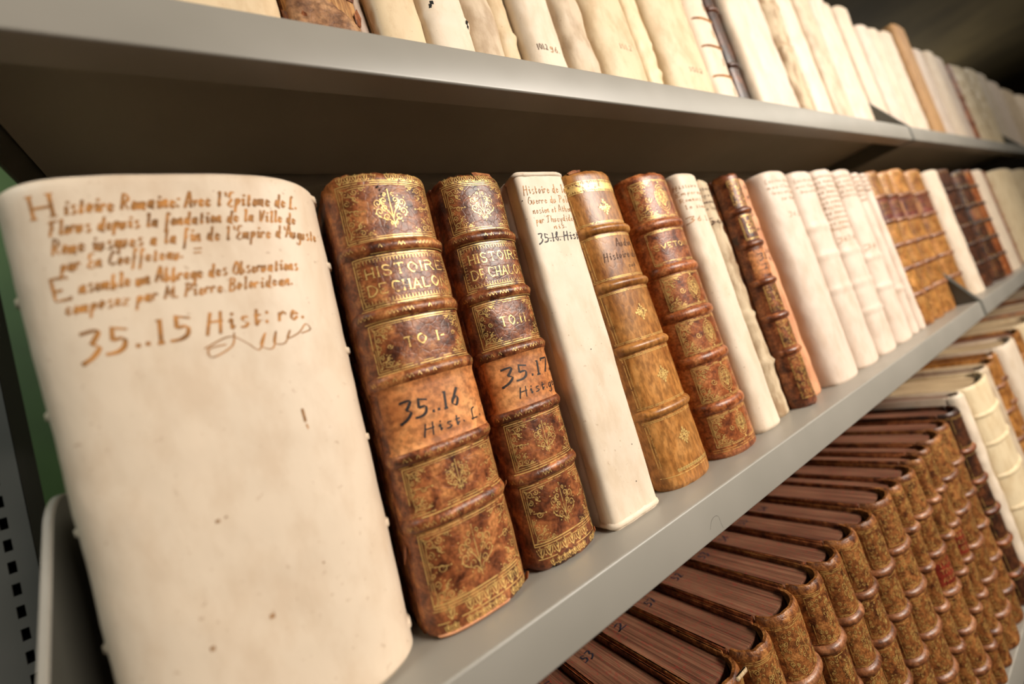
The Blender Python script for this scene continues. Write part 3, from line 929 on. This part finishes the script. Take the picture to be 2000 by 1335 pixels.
# --- 6 densely gilt reddish calf
b = Book('leather_book', .2945, .3535, .0410, 0, .2545, .165, .0225, 2.3, .006, 'reddish calf book gilt SVETONIVS with oval ornaments in dense scrollwork',
         G2, 51, noise_amp=.00025, bands=(.042, .084, .124, .165, .206), band_h=.0024, band_w=.0098, head=.002, rag=.0015)
b.spine(M['calf_red'], 46, 90); b.make_bands(M['calf_red'], 30); b.boards(M['calf_red']); b.pages(M['page'])
g = Pen(b.surf, .0002); rn = random.Random(6); Lh = b.L/2
ed = [.004]+b.bands+[b.H-.002]
for i in range(6):
    a, c = ed[i]+.0062, ed[i+1]-.0062
    u0, u1 = -Lh*.70, Lh*.72
    g.frame(u0, u1, a, c, .0005, rn, .08, .001)
    if i == 4:
        g.text('SVETONIVS', u0+.004, (a+c)/2-.0018, .0042, .0006, ROMAN, u1-.003, .5, 0, 0, .0002, rn, 2.6)
        g.build('gilt_title', M['gold'], b.root)
        continue
    h = (c-a)/2; um = (u0+u1)/2; zm = (a+c)/2
    corners4(g, u0+.0014, u1-.0014, a+.0014, c-.0014, h*1.02, .00045)
    for r in (1, .82):
        g.line([(um+h*.52*r*math.cos(t*.35), zm+h*.74*r*math.sin(t*.35)) for t in range(19)], .00045)
    g.tree(um, zm, h*.34, h*.5, .0005)
    for q in (1, -1):
        g.dot(um, zm+q*h*.86, .0009)
        g.line(spiral(um+q*h*1.0, zm, h*.2, 1.3, 0, q), .00045)
    g.build('gilt_tooling', M['gold'], b.root)
g.rule(-Lh*.8, .0062, Lh*.8, .0062, .0005, rn, .1); g.rule(-Lh*.8, .0080, Lh*.8, .0080, .0004, rn, .1)
g.build('gilt_rule', M['gold_worn'], b.root)
for z in b.bands:
    g.rule(-Lh*.8, z-.0052, Lh*.8, z-.0052, .0003, rn, .3); g.rule(-Lh*.8, z+.0052, Lh*.8, z+.0052, .0003, rn, .3)
    g.build('gilt_rule', M['gold_worn'], b.root)
g.build('gilt_tooling', M['gold_worn'], b.root)

# --- generic makers for the remaining books
def vellum_book(x0, x1, yj, zb, H, lab, grp, mat='vel_a', shear=.0, bulge=.012, n=2.6, ridges=(), text=None, ink='ink_pale', amp=.0006, seed=1, D=.16, nu=20, nv=70, rh=.0020,
                head=.002, rag=0.0, bands=(), pages='page', y=None):
    b = Book('vellum_book', x0, x1, yj, zb, H, D, bulge, n, shear, lab, grp, seed, noise_amp=amp, ridges=ridges, ridge_h=rh, head=head, rag=rag, bands=bands, band_h=.002)
    b.spine(M[mat], nu, nv); b.boards(M[mat], .0022)
    b.pages(M[pages], .0025)
    if bands: b.make_bands(M[mat], 12)
    if text:
        rn = random.Random(seed); p = Pen(b.surf, .00015)
        for t, f0, f1, z, cap, w in text:
            p.text(t, -b.L/2*.7+b.L*.7*f0, z, cap, w, SCRIPT, -b.L/2*.7+b.L*.7*f1, .6, .12, 0, .0003, rn)
            p.build('ink_line', M[ink], b.root)
    return b

def leather_book(x0, x1, yj, zb, H, lab, grp, mat='calf_gold', bands=(), shear=0.0, bulge=.014, seed=1, D=.16, label=None, tool=1, nu=18, nv=36, pages='page', gold='gold_worn',
                 bandmat=None, rag=.0015, amp=.0003, band_h=.0026, band_w=.0078, drop=.006, n=2.2, board=None, gold_lines=True):
    b = Book('leather_book', x0, x1, yj, zb, H, D, bulge, n, shear, lab, grp, seed, noise_amp=amp, bands=bands, band_h=band_h, band_w=band_w, head=.0018, rag=rag)
    b.spine(M[mat], nu, nv); b.boards(M[board or mat], .0026, .0012); b.pages(M[pages], .0028, drop)
    b.make_bands(M[bandmat or mat], nu)
    rn = random.Random(seed); g = Pen(b.surf, .0002); Lh = b.L/2
    ed = [.004]+list(bands)+[H-.003]
    for i in range(len(ed)-1):
        a, c = ed[i]+.0055, ed[i+1]-.0055
        if label and i == label[0]:
            b.patch(M[label[1]], a-.0015, c+.0015, -Lh*.72, Lh*.72, 'title_label', .0003, 10, 4)
            for k in range(3):
                z = a+(c-a)*(.22+.26*k)
                g2 = g; g2.off = .0006
                g.text(rn.choice(('HISTOI', 'TRAITE', 'ANNALES', 'DISCOVRS', 'OPERA')), -Lh*.5, z, (c-a)*.15, .0005, ROMAN, Lh*.5, .4)
                g.off = .0002
            g.build('gilt_title', M[gold], b.root)
            continue
        if not tool: continue
        if tool >= 1:
            g.frame(-Lh*.62, Lh*.62, a, c, .0005, rn, .15, 0)
        if tool >= 2:
            corners4(g, -Lh*.58, Lh*.58, a+.001, c-.001, min((c-a)*.45, Lh*.5), .0005, True)
            g.tree(0, (a+c)/2, Lh*.26, (c-a)*.32, .0006, True)
        if tool >= 3:
            for k in range(26):
                u = rn.uniform(-Lh*.7, Lh*.7); z = rn.uniform(a, c)
                g.line(spiral(u, z, rn.uniform(.0010, .0020), 1.1, rn.uniform(0, 6), 1, 6), .00045)
        g.build('gilt_tooling', M[gold], b.root)
    if gold_lines:
        for z in (H-.0075, H-.0062): g.rule(-Lh*.9, z, Lh*.9, z, .00045, rn, .05)
        g.build('gilt_rule', M[gold], b.root)
        for z in bands:
            g.rule(-Lh*.85, z+band_w*.62, Lh*.85, z+band_w*.62, .0005, rn, .25)
            g.build('gilt_rule', M[gold], b.root)
    return b

SCR = (("Histoire des", .0, 1, .2405, .0042, .00045), ("Empereurs", .0, 1, .2335, .0040, .00045), ("Romains par", .05, 1, .2265, .0040, .00045), ("le sieur", .1, .9, .2195, .004, .00045))
vellum_book(.3575, .3975, .040, 0, .2570, 'plain cream vellum book inscribed 36.1.7, right of the SVETONIVS volume', G2, 'vel_b', .018, .017, 3.0, seed=61, nu=30, nv=50,
            text=SCR+(("36.1.7", .05, 1, .206, .005, .0007),), ink='ink_orange', head=.003)
b8 = vellum_book(.4045, .4325, .045, 0, .2540, 'narrow rough parchment book with crumpled bands and pale writing, left of small dark calf', G2, 'vel_f', .0, .014, 2.6, seed=62, nu=24, nv=60,
            ridges=(.055, .105, .155, .205), rh=.0022, amp=.0012, rag=.003, text=SCR+(("36.3", .1, .9, .204, .006, .001),), ink='ink_brown')
b = leather_book(.4365, .4680, .036, 0, .2540, 'small dark brown gilt calf book with orange label among pale vellum books', G2, 'calf_dark', (.058, .095, .133, .174, .211), .022, .0170, 63,
            D=.15, tool=0, nu=28, nv=70, rag=.0025, band_w=.0078, gold_lines=False)
Lh = b.L/2; g = Pen(b.surf, .0002); rn = random.Random(12)
ed = [.004]+list(b.bands)+[.251]
for i in range(6):
    a, c = ed[i]+.0055, ed[i+1]-.0055
    if i == 3: continue
    g.frame(-Lh*.5, Lh*.62, a, c, .0006, rn, .05, .001)
    if i == 4:
        for k, t in enumerate(('LES', 'DES', 'IMP')): g.text(t, -Lh*.28, c-.007-.0065*k, .0042, .0007, ROMAN, Lh*.42, .4, gap=2.5)
        g.build('gilt_title', M['gold'], b.root)
        continue
    corners4(g, -Lh*.46, Lh*.58, a+.001, c-.001, (c-a)*.5, .0005, True); g.tree(Lh*.06, (a+c)/2, Lh*.3, (c-a)*.36, .0006, True)
    g.build('gilt_tooling', M['gold_worn'], b.root)
g.build('gilt_tooling', M['gold_worn'], b.root)
b.patch(M['patch'], ed[3]+.0045, ed[4]-.0045, -Lh*.7, Lh*.8, 'orange_label', .0003, 12, 6)
p = Pen(b.surf, .0005); p.text('35', -Lh*.3, .156, .006, .001, SCRIPT, Lh*.3, .6); p.text('20', -Lh*.2, .146, .005, .0008, SCRIPT, Lh*.3, .6); p.build('ink_inscription', M['ink_black'], b.root)
vellum_book(.4745, .5010, .043, 0, .2540, 'thin peach paper-covered book with torn spine and dark scribbles, right of small dark calf', G2, 'peach', .006, .013, 3, seed=64, rag=.004, amp=.0009, nu=24, nv=50,
            text=(("vita", .1, .95, .240, .006, .0008), ("del", .1, .95, .228, .006, .0008), ("36", .1, .95, .207, .008, .0012), ("nova", .1, .95, .190, .005, .0008), ("Histo", .2, 1, .164, .006, .001), ("ria", .2, 1, .155, .006, .001)), ink='ink_brown')
T5 = (("Les vies des hom", .1, .95, .2415, .0046, .0006), ("mes illustres", .1, 1, .234, .0042, .0006), ("Grecs et Romains", .15, 1, .2265, .0042, .0006), ("par Amiot", .3, .9, .219, .004, .0006), ("36.5", .35, .8, .198, .005, .0007))
vellum_book(.5150, .5840, .043, 0, .2560, 'broad smooth ivory vellum book standing just right of peach-covered one', G2, 'vel_e', .014, .024, 2.8, seed=65, nu=30, text=T5, ink='ink_pale', head=.002)
vellum_book(.5880, .6520, .042, 0, .2560, 'ivory vellum book with three faint ridges, second of the pale run before orange set', G2, 'vel_e', .014, .022, 2.8, (.100, .144, .181), T5[:3], seed=66)
dense = tuple((("lettres missiues", "et memoires du", "Roy Henry le Gra", "nd depuis son reg")[k % 4], .02, 1, .247-.0074*k, .0042, .0008) for k in range(11))
vellum_book(.6560, .7190, .042, 0, .2590, 'ivory vellum book densely lettered in brown over its upper half', G2, 'vel_e', .014, .022, 2.8, (.060, .098, .142), dense+(("36.7 Hist", .05, 1, .156, .006, .001),), seed=67, ink='ink_pale')
vellum_book(.7230, .7830, .042, 0, .2590, 'ivory vellum book with faint lettering and double ridges, third before orange calf set', G2, 'vel_e', .014, .022, 2.8, (.082, .125), dense[:5]+(("36.8", .1, .9, .138, .006, .001),), seed=68)
vellum_book(.7860, .8180, .042, 0, .2550, 'slim ivory vellum book, second before orange calf set', G2, 'vel_e', .010, .020, 2.2, (.07,), dense[:6], seed=69)
vellum_book(.8210, .8480, .040, 0, .2540, 'slim plain ivory vellum book touching the orange calf set', G2, 'vel_e', .002, .018, 2.2, (), dense[:4], seed=70)
BO = (.050, .092, .131, .171, .213)
for i, (x0, x1, h) in enumerate(((.8520, .9040, .258), (.9080, .9570, .257), (.9620, 1.0380, .262), (1.0600, 1.1370, .261))):
    leather_book(x0, x1, .040, 0, h, ('golden calf volume with maroon label, first of orange set of four', 'golden calf volume with maroon label, second of orange set of four',
        'golden calf volume with maroon label, third of orange set, left of the bracket', 'golden calf volume with maroon label, behind the bracket at the shelf joint')[i],
        G2, 'calf_gold', BO, .0, .018, 80+i, label=(4, 'label_dark'), tool=2, bandmat='joint', band_w=.009)
vellum_book(1.1430, 1.2180, .036, 0, .2560, 'blank cream vellum book just beyond the shelf joint, before dark calf books', G2, 'vel_b', .0, .020, 2.4, seed=71, nu=16)
leather_book(1.2260, 1.3220, .036, 0, .2600, 'nearly black calf book with ragged head, right of cream vellum beyond the joint', G2, 'calf_black', BO, .0, .018, 90, tool=0, rag=.008)
leather_book(1.3320, 1.4000, .034, 0, .2530, 'brown calf book with black bands, left one of far pair', G2, 'calf_black', BO, .0, .022, 91, tool=1, label=(3, 'calf_worn'))
leather_book(1.4040, 1.4720, .034, 0, .2530, 'brown calf book with black bands, right one of far pair', G2, 'calf_red', BO, .0, .022, 92, tool=1, bandmat='calf_black')
vellum_book(1.4780, 1.5950, .034, 0, .2540, 'white vellum book right of far black-banded pair', G2, 'vel_a', .0, .022, 2.4, seed=72, nu=14)
leather_book(1.6000, 1.6750, .036, 0, .2550, 'thin red-brown calf book between two far pale vellum books', G2, 'calf_red', BO, .0, .015, 93, tool=0)
vellum_book(1.6820, 1.9450, .036, 0, .2530, 'broad yellowish vellum book near right end of middle row', G2, 'vel_g', .0, .030, 2.6, seed=73, nu=14)
vellum_book(1.9600, 2.1800, .036, 0, .2530, 'yellowish vellum book last in the middle row at right edge', G2, 'vel_g', .0, .030, 2.6, seed=74, nu=14)

# ================================================================== UPPER SHELF
G1 = 'old vellum books on the upper shelf'
def uv(x0, x1, H, lab, mat='vel_b', **k):
    k.setdefault('seed', int(abs(x0)*1000)+7); k.setdefault('bulge', min(.016, (x1-x0)*.35)); k.setdefault('nu', 22); k.setdefault('nv', 50)
    r = random.Random(int(x0*5000))
    return vellum_book(x0, x1, .040+r.uniform(-.003, .005), SP, H, lab, G1, mat, **k)
uv(-.0830, -.0120, .285, 'cream vellum book at the far left above the shelf lip, mostly outside', 'vel_c')
uv(-.0080, .0545, .285, 'plain warm cream vellum book left of the broken book with bare wood', 'vel_c', n=4)
# the broken book
b = leather_book(.0575, .1020, .040, SP, .270, 'broken book with torn leather and bare grained wood board showing', G1, 'wood', (), .0, .012, 201, tool=0, n=3.5, nu=26, nv=70, amp=.0008, rag=.003, board='calf_worn', gold_lines=False)
Lh = b.L/2
V = []; F = []; n = 30
for j in range(9):
    for i in range(n+1):
        u = -Lh*.82+Lh*1.6*i/n
        top = .030+.022*math.cos((i/n-.35)*2.4)+.002*noise.noise(Vector((i*.6, 1, 3)))
        z = .001+(top-.001)*j/8
        V.append(b.surf(u, z, -.0002 if j == 8 or i in (0, n) else .0012+.0008*noise.noise(Vector((u*200, z*200, 1)))))
for j in range(8):
    for i in range(n): F.append([j*(n+1)+i, j*(n+1)+i+1, (j+1)*(n+1)+i+1, (j+1)*(n+1)+i])
mesh_obj('torn_leather', V, F, M['torn'], b.root, 60)
crumbs(b, ((Lh*.6, .034, .004, .012, .002), (Lh*.55, .052, .005, .010, .002), (-Lh*.9, .030, .004, .012, .002), (-Lh*.5, .030, .003, .006, .001)), M['calf_dark'])
uv(.1035, .1105, .072, 'stub of white paper fragment beside the broken book', 'vel_e', rag=.01, bulge=.004, amp=.0006)
uv(.1115, .1460, .280, 'smooth warm vellum book right of the white fragment', 'vel_c', n=3.4)
b = uv(.1475, .1855, .282, 'vellum book with small black holes and torn nick near its foot', 'vel_b', n=3, ridges=(.050,))
p = Pen(b.surf, .0002); 
for u, z, r in ((-.012, .058, .0010), (-.0105, .060, .0013), (-.0125, .056, .0009), (.002, .052, .0006), (.014, .049, .0011), (.0155, .047, .0012), (-.004, .064, .0004), (-.006, .047, .0004)): p.dot(u, z, r)
p.line([(-.0135, .055), (-.0125, .057), (-.010, .061)], .0009)
p.build('worm_hole', M['void'], b.root)
uv(.1865, .2185, .278, 'greyish soiled vellum book between cleaner vellum books, near broken book', 'vel_d', n=2.4, amp=.0012)
uv(.2200, .2395, .276, 'narrow cream vellum book with brown creases, left of the inscribed one', 'vel_c', ridges=(.060,), amp=.001)
b = uv(.2410, .2830, .282, 'vellum book with small brown shelf mark 101.2.96 near its foot', 'vel_b', n=3, ridges=(.058,), rh=.0006)
p = Pen(b.surf, .0002); p.text('101.2', -.014, .0425, .0052, .0006, SCRIPT, -.0035, .6); p.build('ink_inscription', M['ink_brown'], b.root)
p = Pen(b.surf, .0002); p.text('96.', -.002, .0415, .0060, .0006, SCRIPT, .009, .6); p.build('ink_mark', M['ink_orange'], b.root)
uv(.2860, .3190, .278, 'grey-brown stained vellum book right of the one marked 101', 'vel_d', amp=.0014, n=3)
b = uv(.3210, .3850, .285, 'broad cream vellum book with wrinkled band near its foot', 'vel_c', n=2.6, ridges=(.072,), rh=.0016)
p = Pen(b.surf, .0002); p.text('101.2', -.006, .055, .005, .0005, SCRIPT, .012, .6); p.build('ink_inscription', M['ink_pale'], b.root)
uv(.3900, .4170, .280, 'narrow yellow-cream vellum book with dark torn joint at left', 'vel_g', ridges=(.08, .045), amp=.0014)
b = uv(.4210, .5060, .285, 'broad smooth butter-coloured vellum book on the upper shelf', 'vel_c', n=2.4)
p = Pen(b.surf, .0002); p.text('101.2', -.010, .046, .005, .0006, SCRIPT, .014, .6); p.build('ink_inscription', M['ink_brown'], b.root)
b = uv(.5090, .5640, .285, 'white vellum book with orange-stained thongs and small orange marks', 'vel_a', n=2.6)
for z in (.055, .095, .132, .170, .21, .25):
    b.patch(M['calf_gold'], z-.0016, z+.0016, -b.L*.30, b.L*.30, 'orange_thong', .0014, 12, 3)
p = Pen(b.surf, .0002)
for z in (.035, .075, .113, .15, .19): p.line([(.008, z-.005), (.0095, z), (.008, z+.005)], .0022)
p.build('orange_mark', M['calf_gold'], b.root)
leather_book(.5680, .5950, .040, SP, .290, 'thin dark purplish-brown book between white vellum books', G1, 'calf_black', (.08, .16, .22), .0, .008, 205, tool=0, gold_lines=False)
uv(.5980, .6420, .285, 'white vellum book right of thin dark purplish book', 'vel_a', n=2.6)
uv(.6450, .7270, .280, 'rosy vellum book with soft stains, left of the crumbling book', 'vel_e', n=2.6, amp=.001)
uv(.7310, .7800, .283, 'crumbling brown and white book with torn patched spine', 'vel_f', rag=.006, amp=.0022, ridges=(.06, .13, .2), rh=.003)
uv(.7840, .8500, .284, 'cream vellum book right of the crumbling one', 'vel_b')
uv(.8540, .9200, .278, 'cream vellum book with brown edge, second right of crumbling one', 'vel_d')
uv(.9240, .9990, .284, 'slim pinkish vellum book before the first upper joint', 'vel_e')
uv(1.0020, 1.0380, .276, 'narrow white vellum book touching the first upper bracket', 'vel_a')
uv(1.0540, 1.1200, .280, 'white vellum book with rounded head just beyond first upper joint', 'vel_a')
uv(1.1250, 1.1900, .250, 'shorter white vellum book, second beyond first upper joint', 'vel_e')
uv(1.1950, 1.2620, .257, 'shorter white vellum book, third beyond first upper joint', 'vel_a')
uv(1.2670, 1.3370, .263, 'white vellum book immediately left of the tall tan one', 'vel_b')
uv(1.3700, 1.4550, .300, 'tall tan vellum book standing above its white neighbours', 'tan', n=5, bulge=.02)
uv(1.4900, 1.5700, .262, 'white vellum book immediately right of the tall tan one', 'vel_e')
uv(1.5750, 1.6600, .266, 'white vellum book, second right of the tall tan one', 'vel_a')
uv(1.6650, 1.8100, .276, 'broad pale vellum book left of the red-edged gap', 'vel_e')
leather_book(1.8150, 1.8500, .040, SP, .268, 'thin red-brown book among pale books far along upper shelf', G1, 'calf_red', (.08, .16), .0, .012, 206, tool=0, gold_lines=False)
uv(1.8550, 2.0200, .272, 'yellow stained vellum book, right of thin red-brown one', 'vel_g', amp=.002)
uv(2.0250, 2.1750, .285, 'yellow-brown vellum book before the second upper joint', 'vel_g', amp=.002)
uv(2.2050, 2.3700, .296, 'white vellum book first beyond the second upper joint', 'vel_a')
uv(2.3800, 2.6000, .290, 'greenish white vellum book second beyond the second upper joint', 'vel_e')
uv(2.6100, 2.9000, .285, 'pale vellum book at the right edge of the upper row', 'vel_d')
uv(2.9100, 3.2000, .285, 'last pale vellum book of the upper row, at right edge', 'vel_a')

# ================================================================== LOWER SHELF
G3 = 'brown gilt volumes with red sprinkled tops on the lower shelf'
ZL = -.351; HL = .246
gaps = [.0600, .1020, .1420, .1810, .2200, .2570, .3010, .3380, .3750, .4140, .4530, .4990, .5280, .5700, .5970, .6280, .6770, .7200]
ordn = ('hidden leftmost', 'first', 'second', 'third', 'fourth', 'fifth', 'sixth', 'seventh', 'eighth', 'ninth', 'tenth', 'eleventh', 'twelfth', 'thirteenth', 'fourteenth', 'fifteenth', 'sixteenth')
rr = random.Random(77)
for i in range(len(gaps)-1):
    x0, x1 = gaps[i]+.0006, gaps[i+1]-.0006
    lab = 'brown gilt calf volume with reddish page top, %s from left emerging under the shelf' % ordn[i]
    if i == 0: lab = 'brown calf volume standing mostly hidden under the shelf, leftmost of lower row'
    lb = None
    if i in (12, 14): lb = (3, 'label_red'); lab = 'brown gilt volume with bright red title label, %s of the two' % ('left' if i == 12 else 'right')
    if i == 1: lab = 'brown volume with pale worn cover edge, nearest the lower picture edge'
    b = leather_book(x0, x1, .0170+rr.uniform(-.0015, .0015), ZL, HL+rr.uniform(-.0025, .0025), lab, G3, 'calf_brown', (.040, .080, .120, .160, .200), 0.0, .0170, 300+i, D=.150,
                     label=lb, tool=3 if i < 11 else 2, nu=22, nv=40, pages='page_red', bandmat='joint', band_h=.0026, band_w=.0074, drop=.0045, rag=.0015, board='calf_dark' if i % 3 else 'calf_brown')
    # shelf figures inked on the page tops
    if 1 <= i <= 9:
        def top(u, z, off=0, b=b): return (u, z, b.H-.0045+.0001+off)
        p = Pen(top, .0001)
        p.text(('3', '5', '53', '2', '57', '52', '53', '54', '55', '56')[i], -.006, .082, .008, .0011, SCRIPT, .004, .6)
        p.build('ink_figure', M['ink_blue'], b.root)
    if i == 3: MB().box(.004, .016, -.0172, -.0150, HL-.0035, HL-.0008, .001).build('exposed_headband', M['page'], b.root)
G4 = 'mixed volumes at the right of the lower shelf'
leather_book(.7210, .7660, .0150, ZL, .252, 'dark brown calf volume right of the reddish-topped set', G4, 'calf_black', (.04, .08, .12, .16, .20), .0, .016, 330, tool=1, pages='page_red', bandmat='calf_dark', band_h=.003)
vellum_book(.7680, .8000, .0120, ZL, .262, 'thin white vellum volume with torn edge beside dark calf, lower row', G4, 'vel_b', .0, .012, seed=331, amp=.0012, rag=.002, pages='page_red', nu=16)
vellum_book(.8030, .9050, .0100, ZL, .262, 'tall cream vellum volume with raised bands, lower row', G4, 'vel_g', .0, .020, 2.2, seed=332, bands=(.045, .09, .135, .18, .22), pages='page', nu=20)
vellum_book(.9090, .9450, .0100, ZL, .262, 'narrow pale vellum volume right of the tall banded one, lower row', G4, 'vel_d', .0, .012, seed=333, pages='page_red', nu=14)
leather_book(.9480, 1.0000, .0140, ZL, .260, 'tan calf volume before the lower joint', G4, 'calf_gold', (.045, .09, .135, .18, .22), .0, .016, 334, tool=1, pages='page', bandmat='joint')
leather_book(1.0030, 1.0390, .0140, ZL, .262, 'second tan calf volume, touching the lower joint', G4, 'calf_tan', (.045, .09, .135, .18, .22), .0, .012, 335, tool=1, pages='page_red', bandmat='joint')
xx = 1.052
for i, (w, m, pg, kind) in enumerate(((.10, 'vel_b', 'page', 'v'), (.09, 'calf_gold', 'page_red', 'l'), (.11, 'vel_g', 'page', 'v'), (.10, 'calf_red', 'page', 'l'), (.12, 'vel_d', 'page', 'v'), (.12, 'calf_tan', 'page_red', 'l'), (.13, 'vel_b', 'page', 'v'), (.13, 'calf_red', 'page', 'l'), (.14, 'calf_gold', 'page', 'l'))):
    lab = '%s volume on the far lower shelf, %s past the joint' % ({'vel_b': 'cream vellum', 'vel_g': 'yellowish vellum', 'vel_d': 'greyish vellum', 'calf_gold': 'golden calf', 'calf_red': 'reddish calf', 'calf_tan': 'tan calf'}[m],
        ('first', 'second', 'third', 'fourth', 'fifth', 'sixth', 'seventh', 'eighth', 'ninth')[i])
    if kind == 'v': vellum_book(xx, xx+w-.004, .012, ZL, .265, lab, G4, m, .0, .018, seed=340+i, pages=pg, nu=14, nv=20)
    else: leather_book(xx, xx+w-.004, .014, ZL, .262, lab, G4, m, (.045, .09, .135, .18, .22), .0, .016, 340+i, tool=0, pages=pg, nu=14, nv=20)
    xx += w

# ================================================================== small things on the shelf lip
pts = catmull([(0, 0), (.004, .0045), (.009, .0055), (.0120, .0035), (.0122, -.001), (.0128, -.0045)], 6)
def lip(u, z, off=0): return (u, -off, z)
p = Pen(lip, .00012); p.line(pts, .00010)
o = p.build('curled_hair', M['ink_black'], None)
o.location = (.2250, -.0001, -.0200)
o['label'] = 'fine dark hair curled on the front lip of the middle shelf'; o['category'] = 'hair'
